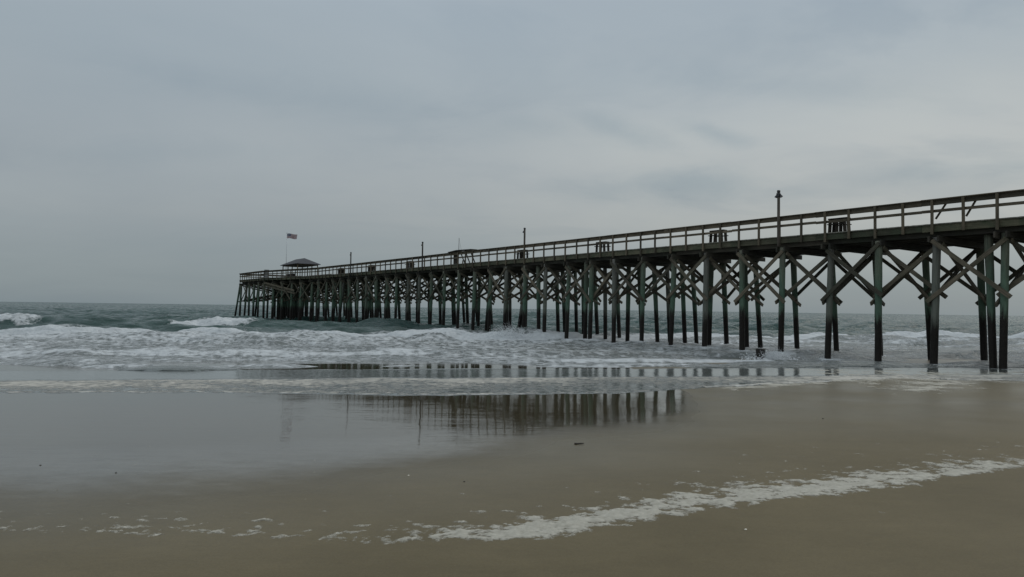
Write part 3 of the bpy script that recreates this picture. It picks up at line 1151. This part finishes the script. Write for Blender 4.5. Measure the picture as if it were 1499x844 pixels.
railposts = []
k = -9
while k * BS / 2 < S_E:
    s_ = k * BS / 2 + .10 + prng.uniform(-.04, .04)
    if s_ > S_A + .1:
        e = edges(s_)[0] - .03
        zb = 6.34 if k % 2 == 0 else 6.44
        railposts.append((s_, board('rail_post', P(s_ + prng.uniform(-.01, .01), e - .095, zb), P(s_, e - .095, RAIL_Z - .045), .12, .09, M['rail'], pier, NV)))
    k += 1
for l_ in np.arange(-2.4, 8.8, 1.5):
    railposts.append((115, board('rail_post', P(S_E + .10, l_, 6.4), P(S_E + .10, l_, RAIL_Z - .045), .12, .09, M['rail'], pier, PV)))
for s_ in np.arange(S_C + 1.5, S_E, 1.9):
    railposts.append((116 + s_, board('rail_post', P(s_, edges(120)[1] + .02, 6.4), P(s_, edges(120)[1] + .02, RAIL_Z - .045), .12, .09, M['rail'], pier, NV)))
# two slanting struts behind the near railing
for s_, ds in ((1.42, -.42), (2.72, -.48)):
    board('rail_strut', P(s_, .22, 7.10), P(s_ + ds, .22, 7.84), .045, .09, M['rail'], pier)
cap_parts('distant_piles', piles, M['pile'])
cap_parts('distant_cross_braces', braces, M['brace'])
cap_parts('distant_sway_braces', sways, M['brace'])
cap_parts('distant_rail_posts', railposts, M['rail'])


# ------------------------------------------------------------------ things on the pier
def local_board(name, root, a, b, thick, high, mat, up=None):
    """board between two (ds, dl, z) points relative to root's (s, l) on the deck"""
    s0, l0 = root['_s'], root['_l']
    return board(name, P(s0 + a[0], l0 + a[1], DECK_Z + a[2]), P(s0 + b[0], l0 + b[1], DECK_Z + b[2]), thick, high, mat, root, up or UPZ)


def pthing(name, s, l, label, cat, group=None):
    o = empty(name, P(s, l, DECK_Z), label, cat, group)
    o['_s'], o['_l'] = s, l
    return o


def s_of_px(x):                            # photo column of something on the near side -> distance along the pier
    return (1000 * 2.5 / .0565 / (x - 13) - 30.47) / .8052


BG = 'wooden benches along the pier deck'
bench0 = pthing('bench_table', s_of_px(1224) + .15, .62, 'dark wooden bench table behind the railing just right of the nearest lamp post', 'bench', BG)
w = .47
for ds in (-w + .09, .03, w - .09):
    for dl in (-.2, .22):
        local_board('leg', bench0, (ds + .05 * (ds > .1) - .05 * (ds < 0), dl, .0), (ds, dl, .74), .08, .17, M['bench'], (1, 0, 0))
for dl in (-.32, .34):
    local_board('seat', bench0, (-w, dl, .46), (w, dl, .46), .20, .045, M['bench'])
local_board('table_top', bench0, (-w - .06, .01, .775), (w + .06, .01, .775), .42, .07, M['bench'])


def copy_thing(src, s, l, label, rz=0):
    r = src.copy()
    COL.objects.link(r)
    r.location = P(s, l, DECK_Z)
    r['_s'], r['_l'] = s, l
    r['label'] = label
    for ch in src.children:
        c = ch.copy()
        COL.objects.link(c)
        c.parent = r
    return r


for x_, lb_ in ((1044, 'dark wooden bench table behind the railing, midway between the nearest and second lamp posts'),
                (874, 'dark wooden bench table alone between the midway bench table and the second lamp post'),
                (757, 'dark wooden bench table behind the railing, right at the foot of the second lamp post'),
                (593, 'dark wooden bench table behind the railing, just left of the third lamp post'),
                (537, 'dark wooden bench table behind the railing, just right of the farthest lamp post'),
                (493, 'dark wooden bench table behind the railing, just left of the farthest lamp post')):
    copy_thing(bench0, s_of_px(x_) + .1, .62, lb_)

# lamp posts on the near railing
LG = 'lamp posts along the pier railing'


def flood(root, s0, l0, z, ds):
    """a hooded floodlight on a short arm"""
    vs_ = []
    for t, r in ((0, .04), (.08, .06), (.17, .095), (.185, .095)):
        for k_ in range(10):
            a = 2 * math.pi * k_ / 10
            vs_.append(Vector((r * math.cos(a), r * math.sin(a), -t)))
    fs_ = []
    for i in range(3):
        for k_ in range(10):
            k2 = (k_ + 1) % 10
            fs_.append((i * 10 + k_, i * 10 + k2, (i + 1) * 10 + k2, (i + 1) * 10 + k_))
    fs_.append(tuple(range(10)))
    fs_.append(tuple(30 + k_ for k_ in reversed(range(10))))
    top = P(s0 + ds * .09, l0, z)
    tilt = Matrix.Rotation(R(25) * (1 if ds > 0 else -1), 4, NV)
    h = link('lamp_head', me_from('lamp_head', vs_, fs_, True), M['metal'], Matrix.Translation(top) @ tilt, root)
    lens = cyl_mesh('lens', .085, .085, .01, 10)
    link('lens', lens, M['glass'], Matrix.Translation(top) @ tilt @ Matrix.Translation((0, 0, -.195)), h)
    board('bracket', P(s0, l0, z + .01), P(s0 + ds * .10, l0, z + .02), .03, .03, M['metal'], root)


for x_, sides, lab in ((1141, (-1, 1), 'nearest and largest lamp post, with hooded floodlights on both sides of its top'),
                       (763.5, (1,), 'second lamp post from the shore end, single floodlight, with a bench at its foot'),
                       (618.5, (1,), 'third lamp post from the shore, between a bench table and the slanted rack'),
                       (513.5, (1,), 'farthest and smallest lamp post, between two benches near the roofed shelter')):
    s_ = s_of_px(x_)
    l_ = L_NEAR - .20
    near_side = x_ in (1141,)
    if not near_side:
        l_ = L_NEAR + .14 if x_ == 763.5 else L_NEAR - .20
    r_ = empty('lamp_post', P(s_, l_, 6.30 if l_ < 0 else DECK_Z), lab, 'lamp post', LG)
    zb = 6.30 if l_ < 0 else DECK_Z
    post('pole', P(s_, l_, zb), P(s_, l_, 9.42), (.085), .08, M['lamp_post'], r_, 10, 6, .02, prng)
    link('pole_cap', cyl_mesh('pole_cap', .10, .09, .12, 10), M['metal'], Matrix.Translation(P(s_, l_, 9.47)), r_)
    for sd_ in sides:
        flood(r_, s_, l_, 9.30, sd_)
    if len(sides) == 2:
        board('junction_box', P(s_, l_ - .02, 9.16), P(s_, l_ - .02, 9.36), .18, .16, M['metal'], r_, NV)

# raised fishing rack half way out
rk = pthing('net_rack', s_of_px(673), .35, 'raised wooden rack with slanting legs standing at the railing half way along the pier', 'rack')
local_board('shelf', rk, (-2.1, -.1, 1.27), (.6, -.1, 1.33), .75, .07, M['bench'])
local_board('shelf', rk, (.6, -.1, 1.33), (2.2, -.1, 1.22), .75, .07, M['bench'])
local_board('side_panel', rk, (1.35, 0, .0), (1.35, 0, 1.22), .3, .5, M['bench'], PV)
for ds in (-1.5, -.6, .3):
    local_board('leg', rk, (ds - .55, .05, 0), (ds + .35, .05, 1.25), .06, .12, M['bench'])
for ds in (-.55, -.95):
    board('foot_post', P(rk['_s'] + ds, L_NEAR - .17, 6.38), P(rk['_s'] + ds, L_NEAR - .17, 7.15), .07, .09, M['rail'], rk, NV)
rod = empty('fishing_rod', P(s_of_px(668), .2, DECK_Z), 'thin upright fishing rod leaning above the raised wooden rack', 'fishing rod')
post('rod', P(s_of_px(668), .2, DECK_Z), P(s_of_px(668) - .05, .2, 9.45), .035, .02, M['metal'], rod, 6)
post('line', P(s_of_px(668) - .05, .2, 9.40), P(s_of_px(668) - .55, .2, 8.1), .008, .008, M['metal'], rod, 5)

# roofed shelter at the end
GS, GL = 97.4, 2.1
gz = pthing('shelter', GS, GL, 'small open shelter with a brown hip roof at the sea end of the pier', 'shelter')
hs, hl = 3.95, 1.95
for ds in (-hs + .45, -1.0, 1.0, hs - .45):
    for dl in (-hl + .35, hl - .35):
        local_board('column', gz, (ds, dl, 0), (ds, dl, 2.16), .13, .13, M['rail'], NV)
for dl in (-hl + .35, hl - .35):
    local_board('eave_beam', gz, (-hs + .35, dl, 2.10), (hs - .35, dl, 2.10), .09, .16, M['rail'])
for ds in (-hs + .45, hs - .45):
    local_board('eave_beam', gz, (ds, -hl + .42, 2.10), (ds, hl - .42, 2.10), .09, .15, M['rail'])
rv, rf = [], []
ez, rz_ = DECK_Z + 2.16, DECK_Z + 3.15
rl = hs - hl
for z_off, e_ in ((0, 0), (.07, 0)):
    rv += [P(GS - hs, GL - hl, ez + z_off), P(GS + hs, GL - hl, ez + z_off), P(GS + hs, GL + hl, ez + z_off), P(GS - hs, GL + hl, ez + z_off),
           P(GS - rl, GL, rz_ + z_off), P(GS + rl, GL, rz_ + z_off)]
rf = [(6, 7, 11, 10), (7, 8, 11), (8, 9, 10, 11), (9, 6, 10), (0, 4, 5, 1), (1, 5, 2), (2, 5, 4, 3), (3, 4, 0),
      (0, 1, 7, 6), (1, 2, 8, 7), (2, 3, 9, 8), (3, 0, 6, 9)]
cen = P(GS, GL, ez)
link('roof', me_from('roof', [v - cen for v in rv], rf), M['roof'], Matrix.Translation(cen), gz)
local_board('bench_rail', gz, (-1.6, -hl + .5, .5), (1.6, -hl + .5, .5), .35, .45, M['bench'])

bx = pthing('bait_box', 101.7, -1.9, 'grey upright box standing on the deck at the seaward end of the shelter', 'box')
local_board('body', bx, (0, 0, 0), (0, 0, 1.35), .55, .6, M['box_grey'], NV)
local_board('lid', bx, (0, 0, 1.352), (0, 0, 1.42), .62, .66, M['box_grey'], NV)

# flag
FS, FL = 104.6, 2.2
fl = pthing('flagpole', FS, FL, 'thin pale flagpole rising behind the shelter roof', 'flagpole')
post('pole', P(FS, FL, DECK_Z), P(FS, FL, 14.80), .055, .035, M['pole'], fl, 8)
bmf = bmesh.new()
bmesh.ops.create_uvsphere(bmf, u_segments=8, v_segments=6, radius=.09)
mf = bpy.data.meshes.new('finial')
bmf.to_mesh(mf)
bmf.free()
link('finial', mf, M['pole'], Matrix.Translation(P(FS, FL, 14.86)), fl)
FW, FHt = 1.9, .80
nx_, nz_ = 30, 13
fdir = Vector((.97, -.22, 0)).normalized()
fn = Vector((-fdir.y, fdir.x, 0))


def fpt(u, v, off=0):
    wv = .10 * u * math.sin(u * 9 + v * 1.5) * 1.3
    return Vector(fdir * (u * FW)) + fn * (wv + off) + Vector((0, 0, -v * FHt - .18 * u * u + .05 * math.sin(u * 7)))


vs = [fpt(i / nx_, j / nz_) for j in range(nz_ + 1) for i in range(nx_ + 1)]
fs, mi = [], []
for j in range(nz_):
    for i in range(nx_):
        a = j * (nx_ + 1) + i
        fs.append((a, a + 1, a + nx_ + 2, a + nx_ + 1))
        mi.append(2 if (i < nx_ * .4 and j < 7) else (0 if j % 2 == 0 else 1))
for r_i in range(9):
    for c_i in range(6 if r_i % 2 == 0 else 5):
        u0 = (.034 + c_i * .0633 + (0 if r_i % 2 == 0 else .0316))
        v0 = .054 * (r_i + 1)
        for sgn in (-.006, .006):
            o_ = len(vs)
            for k_ in range(10):
                a = math.pi / 2 + k_ * math.pi / 5
                rr = .033 if k_ % 2 == 0 else .014
                vs.append(fpt(u0 + rr * math.cos(a) / FW, v0 - rr * math.sin(a) / FHt, sgn))
            fs.append(tuple(range(o_, o_ + 10)))
            mi.append(1)
mfl = me_from('flag', vs, fs)
for mm in ('red', 'white', 'blue'):
    mfl.materials.append(M[mm])
for p_, i_ in zip(mfl.polygons, mi):
    p_.material_index = i_
flag = link('flag', mfl, None, Matrix.Translation(P(FS, FL, 14.72) + fdir * .05))
tag(flag, 'red, white and blue striped flag with stars flying from the thin pole', 'flag')

# ------------------------------------------------------------------ broken pile stump and spray
st_ = empty('pile_stump', (13.2, 36.4, 0), 'short dark stump of a broken pile standing in the splash beside a taller pile', 'stump')
post('stump', (13.2, 36.4, -.8), (13.25, 36.4, .55), .22, .24, M['pile'], st_, 14, 8, .12, prng)


def spray_mat():
    m, n, l, p = new_mat('spray')
    p.inputs['Base Color'].default_value = (.78, .80, .81, 1)
    p.inputs['Roughness'].default_value = .6
    return m


M['spray'] = spray_mat()


def spray(cx_, cy_, z0, wx, wy, hh, n_, seed, label):
    r_ = random.Random(seed)
    bm = bmesh.new()
    for i in range(n_):
        t = r_.random() ** 1.8
        x_ = cx_ + r_.gauss(0, wx) * (1 - .45 * t)
        y_ = cy_ + r_.gauss(0, wy)
        z_ = z0 + t * hh * r_.uniform(.4, 1)
        rad = r_.uniform(.012, .034) * (1.3 - t)
        mt = Matrix.Translation((x_, y_, z_)) @ Matrix.Scale(rad, 4)
        bmesh.ops.create_icosphere(bm, subdivisions=1, radius=1, matrix=mt)
    me = bpy.data.meshes.new('spray')
    bm.to_mesh(me)
    bm.free()
    o = link('spray', me, M['spray'], Matrix.Identity(4))
    return tag(o, label, 'spray', None, 'stuff')


spray(-.2, 55.0, .25, .7, .4, 1.3, 2600, 1, 'white spray thrown up where the breaking wave hits a pile in the middle')
spray(13.8, 36.2, .0, .6, .25, .75, 1500, 2, 'white spray around the broken pile stump on the right')


# ------------------------------------------------------------------ small things on the sand
def gz_at(x, y):
    return float(sand_z(np.array([x]), np.array([y]))[0])


def pebble(name, x, y, r, mat, seed, label, cat, flat=.5, group=None):
    r_ = random.Random(seed)
    bm = bmesh.new()
    bmesh.ops.create_icosphere(bm, subdivisions=2, radius=r)
    for v in bm.verts:
        v.co *= 1 + r_.uniform(-.14, .14)
        v.co.z *= flat
        v.co.x *= 1.35
    me = bpy.data.meshes.new(name)
    bm.to_mesh(me)
    bm.free()
    for p_ in me.polygons:
        p_.use_smooth = True
    o = link(name, me, mat, Matrix.Translation((x, y, gz_at(x, y) + r * flat * .6)) @ Matrix.Rotation(seed * 1.3, 4, 'Z'))
    return tag(o, label, cat, group)


def ground(px, py):
    """ground point under a photo position, used for measuring"""
    hy = 441 + .014 * px
    y = 10.0
    for _ in range(30):
        x = (px - 749.5) / 1000 * y
        y = 1000 * (CAM_Z - gz_at(x, y)) / (py - hy)
    return (px - 749.5) / 1000 * y, y


x_, y_ = ground(850, 649)
stk = post('driftwood_stick', (x_ - .07, y_ - .01, gz_at(x_, y_) + .012), (x_ + .08, y_ + .02, gz_at(x_, y_) + .016), .014, .009, M['stick'], None, 8, 5, .15, prng)
tag(stk, 'short dark driftwood stick on wet sand at the edge of the pier reflection', 'stick')
SG = 'shells scattered on the sand'
for px, py, r, lab in ((1093, 772, .012, 'white shell alone on the brown sand below the long foam line'),
                       (603, 694, .012, 'cream shell at the wet edge above the left tip of the foam line')):
    x_, y_ = ground(px, py)
    pebble('shell', x_, y_, r, M['shell'], int(px), lab, 'shell', .5, SG)
for px, py, r, lab in ((178, 690, .010, 'dark pebble on the mirror-wet sand, right one of two on the left'),
                       (68, 679, .009, 'dark pebble on the mirror-wet sand, left one of two on the left'),
                       (1205, 612, .015, 'dark lump on the damp sand in front of the right-hand piles'),
                       (684, 703, .010, 'tiny dark fragment on the sand just right of the cream shell')):
    x_, y_ = ground(px, py)
    pebble('pebble', x_, y_, r, M['dark_bit'], int(px), lab, 'pebble', .6)

for o in COL.objects:
    for k_ in ('_s', '_l'):
        if k_ in o:
            del o[k_]
